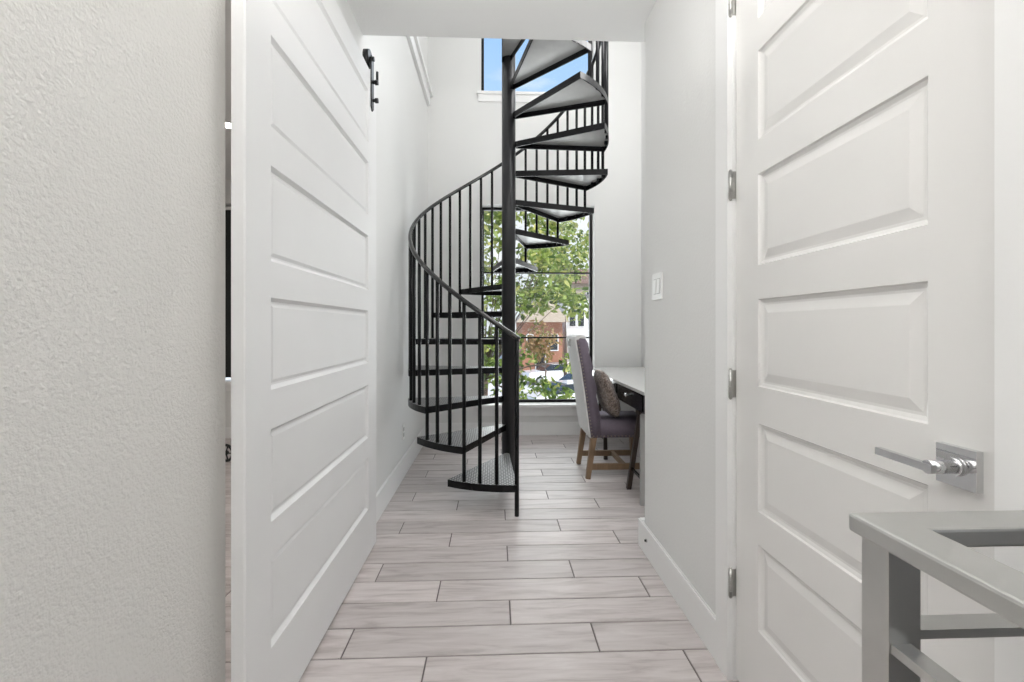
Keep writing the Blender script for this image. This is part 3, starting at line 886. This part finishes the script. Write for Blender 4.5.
def car(label, x, y, rz, paint, group='parked cars'):
    t = thing('car', label, 'car', (0, 0, 0), group)
    # side profile in local x (length) / z
    body = [(-2.2, .35), (-2.25, .7), (-2.15, .92), (-1.2, 1.0), (-.5, 1.02), (1.3, 1.02), (1.95, .98), (2.2, .85), (2.22, .4), (2.1, .3), (-2.1, .28)]
    cab = [(-1.15, 1.0), (-.55, 1.40), (-.2, 1.46), (.7, 1.46), (1.1, 1.38), (1.75, 1.0)]
    def ex(prof, w0, w1, zmid):
        bb = BM(); L = []
        for s in (-1, 1):
            L.append([bb.verts.new((px, s*(w0 if pz <= zmid else w1), pz)) for px, pz in prof])
        n = len(prof)
        bb.faces.new(L[0]); bb.faces.new(list(reversed(L[1])))
        for i in range(n): bb.faces.new((L[0][i], L[1][i], L[1][(i+1) % n], L[0][(i+1) % n]))
        return bb
    bb = ex(body, .88, .86, .6); bevel_all(bb, .06, 2); obj('car_body', bb, paint, t)
    bb = ex(cab, .82, .66, 1.1); obj('cabin_glass', bb, M['darkglass'], t)
    bb = BM(); rbox(bb, -.35, .95, -.66, .66, 1.44, 1.485, .015); obj('car_roof', bb, paint, t)
    for wx in (-1.4, 1.38):
        for s in (-1, 1):
            bb = BM(); cyl(bb, (wx, s*.70, .32), (wx, s*.90, .32), .32, 20); wo = obj('wheel', bb, M['tyre'], t)
            bb = BM(); cyl(bb, (wx, s*.895, .32), (wx, s*.91, .32), .2, 14); obj('hubcap', bb, M['carsilver'], wo)
    t.location = (x, y, GZ); t.rotation_euler = (0, 0, rz)
    return t
car('white parked car, farthest one, in front of the brick house', 4.4, 34, R(15), M['carwhite'])
car('silver parked car below the white townhouse', 5.2, 27, R(25), M['carsilver'])
car('white parked car nearest the tall window', 3.6, 22.5, R(20), M['carwhite'])
b = BM(); prism(b, [(1.4, 13.6), (6.5, 13.2), (6.5, 15.6), (1.4, 16.2)], GZ, GZ+.15); 
o = obj('planting_bed', b, M['soil'], None); tag(o, 'brown mulch planting bed below the window in front of the cars', 'planting bed')

# ------------------------------------------------------------------ world: pale low sky turning blue higher up, thin clouds
wd = bpy.data.worlds.new('sky'); scn.world = wd; wd.use_nodes = True
nt = wd.node_tree; bg = nt.nodes['Background']
tc = N(nt, 'ShaderNodeTexCoord'); sp = N(nt, 'ShaderNodeSeparateXYZ'); nt.links.new(tc.outputs['Generated'], sp.inputs[0])
rp = N(nt, 'ShaderNodeValToRGB'); e = rp.color_ramp.elements
e[0].position = 0; e[0].color = (.88, .90, .93, 1)
e[1].position = 1; e[1].color = (.16, .36, .80, 1)
for p, c in ((.30, (.86, .90, .95, 1)), (.43, (.46, .68, 1.0, 1)), (.6, (.30, .55, .98, 1))):
    k = e.new(p); k.color = c
nt.links.new(sp.outputs['Z'], rp.inputs[0])
mp = N(nt, 'ShaderNodeMapping'); mp.inputs['Scale'].default_value = (1, 1, 3.2); nt.links.new(tc.outputs['Generated'], mp.inputs[0])
nz = N(nt, 'ShaderNodeTexNoise', Scale=3.4, Detail=7., Roughness=.55); nt.links.new(mp.outputs[0], nz.inputs['Vector'])
cr = N(nt, 'ShaderNodeValToRGB'); cr.color_ramp.elements[0].position = .56; cr.color_ramp.elements[1].position = .78
nt.links.new(nz.outputs['Fac'], cr.inputs[0])
mx = N(nt, 'ShaderNodeMix', data_type='RGBA'); mx.inputs[7].default_value = (1, 1, 1, 1)
nt.links.new(cr.outputs['Color'], mx.inputs[0]); nt.links.new(rp.outputs['Color'], mx.inputs[6])
nt.links.new(mx.outputs[2], bg.inputs['Color']); bg.inputs['Strength'].default_value = 1.05

# ------------------------------------------------------------------ lights
def light(name, kind, loc, power, size=.3, rot=(0, 0, 0), col=(1, 1, 1), **kw):
    l = bpy.data.lights.new(name, kind); l.energy = power; l.color = col
    if kind == 'AREA': l.shape = 'DISK'; l.size = size
    elif kind == 'SUN': l.angle = size
    else: l.shadow_soft_size = size
    for k, v in kw.items(): setattr(l, k, v)
    o = bpy.data.objects.new(name, l); C.objects.link(o); o.location = loc; o.rotation_euler = rot
    return o
sun = light('sun', 'SUN', (8, -4, 20), 5.6, R(2), (0, 0, 0), (1, .96, .88))
sun.rotation_euler = Vector((-.75, .5, -.85)).to_track_quat('-Z', 'Y').to_euler()
# unused ceiling fixture builder; hall and tall room get added fill lights
def flush(x, y, z, label, group, r=.16):
    t = thing('ceiling_light', label, 'light', (x, y, z), group)
    b = BM(); cyl(b, (x, y, z-.045), (x, y, z), r+.02, 36); obj('fixture_base', b, M['trim'], t)
    return t
for y, w in ((.4, 36), (-1.5, 29)):    # added fill pointing up, bounced softly off the hall ceiling
    light('hall_fill_up', 'AREA', (.03, y, 1.95), w, .4, (pi, 0, 0), (1, .99, .975))
light('hall_fill', 'POINT', (.03, -.7, 2.2), 5, .13, (0, 0, 0), (1, .99, .975))  # added fill point without a fixture
for x, y, z, w in ((.9, 2.85, 3.25, 49), (.95, 3.6, 4.1, 17), (.1, 1.3, 4.9, 11)):
    light('room_fill', 'POINT', (x, y, z), w, .3, (0, 0, 0), (1, .995, .985))  # unseen fill points added to brighten the tall room
light('side_lamp', 'AREA', (-2.06, 2.4, 2.7), 30, .25, (0, 0, 0), (1, .96, .9))
# daylight coming in through the tall windows
light('window_daylight', 'AREA', ((WX0+WX1)/2, YB+.20, 1.45), 38, 1.2, (R(-90), 0, 0), (.97, .99, 1), shape='RECTANGLE', size_y=2.1)
light('upper_window_daylight', 'AREA', ((WX0+WX1)/2, YB+.20, 4.5), 20, 1.2, (R(-90), 0, 0), (.95, .98, 1), shape='RECTANGLE', size_y=1.5)

# ------------------------------------------------------------------ camera
cam = bpy.data.cameras.new('camera'); co = bpy.data.objects.new('camera', cam); C.objects.link(co)
co.location = (0, 0, 1.17); co.rotation_euler = (R(90), 0, R(-2.2))
cam.sensor_fit = 'HORIZONTAL'; cam.sensor_width = 36; cam.lens = 36*455/1024
cam.shift_y = -(341-327.6)/1024; cam.clip_start = .02; cam.clip_end = 500
scn.camera = co
vs = scn.view_settings
scn.display_settings.display_device = 'sRGB'
vs.view_transform = 'Standard'; vs.look = 'None'; vs.gamma = 1; vs.exposure = 0.12; vs.use_curve_mapping = False
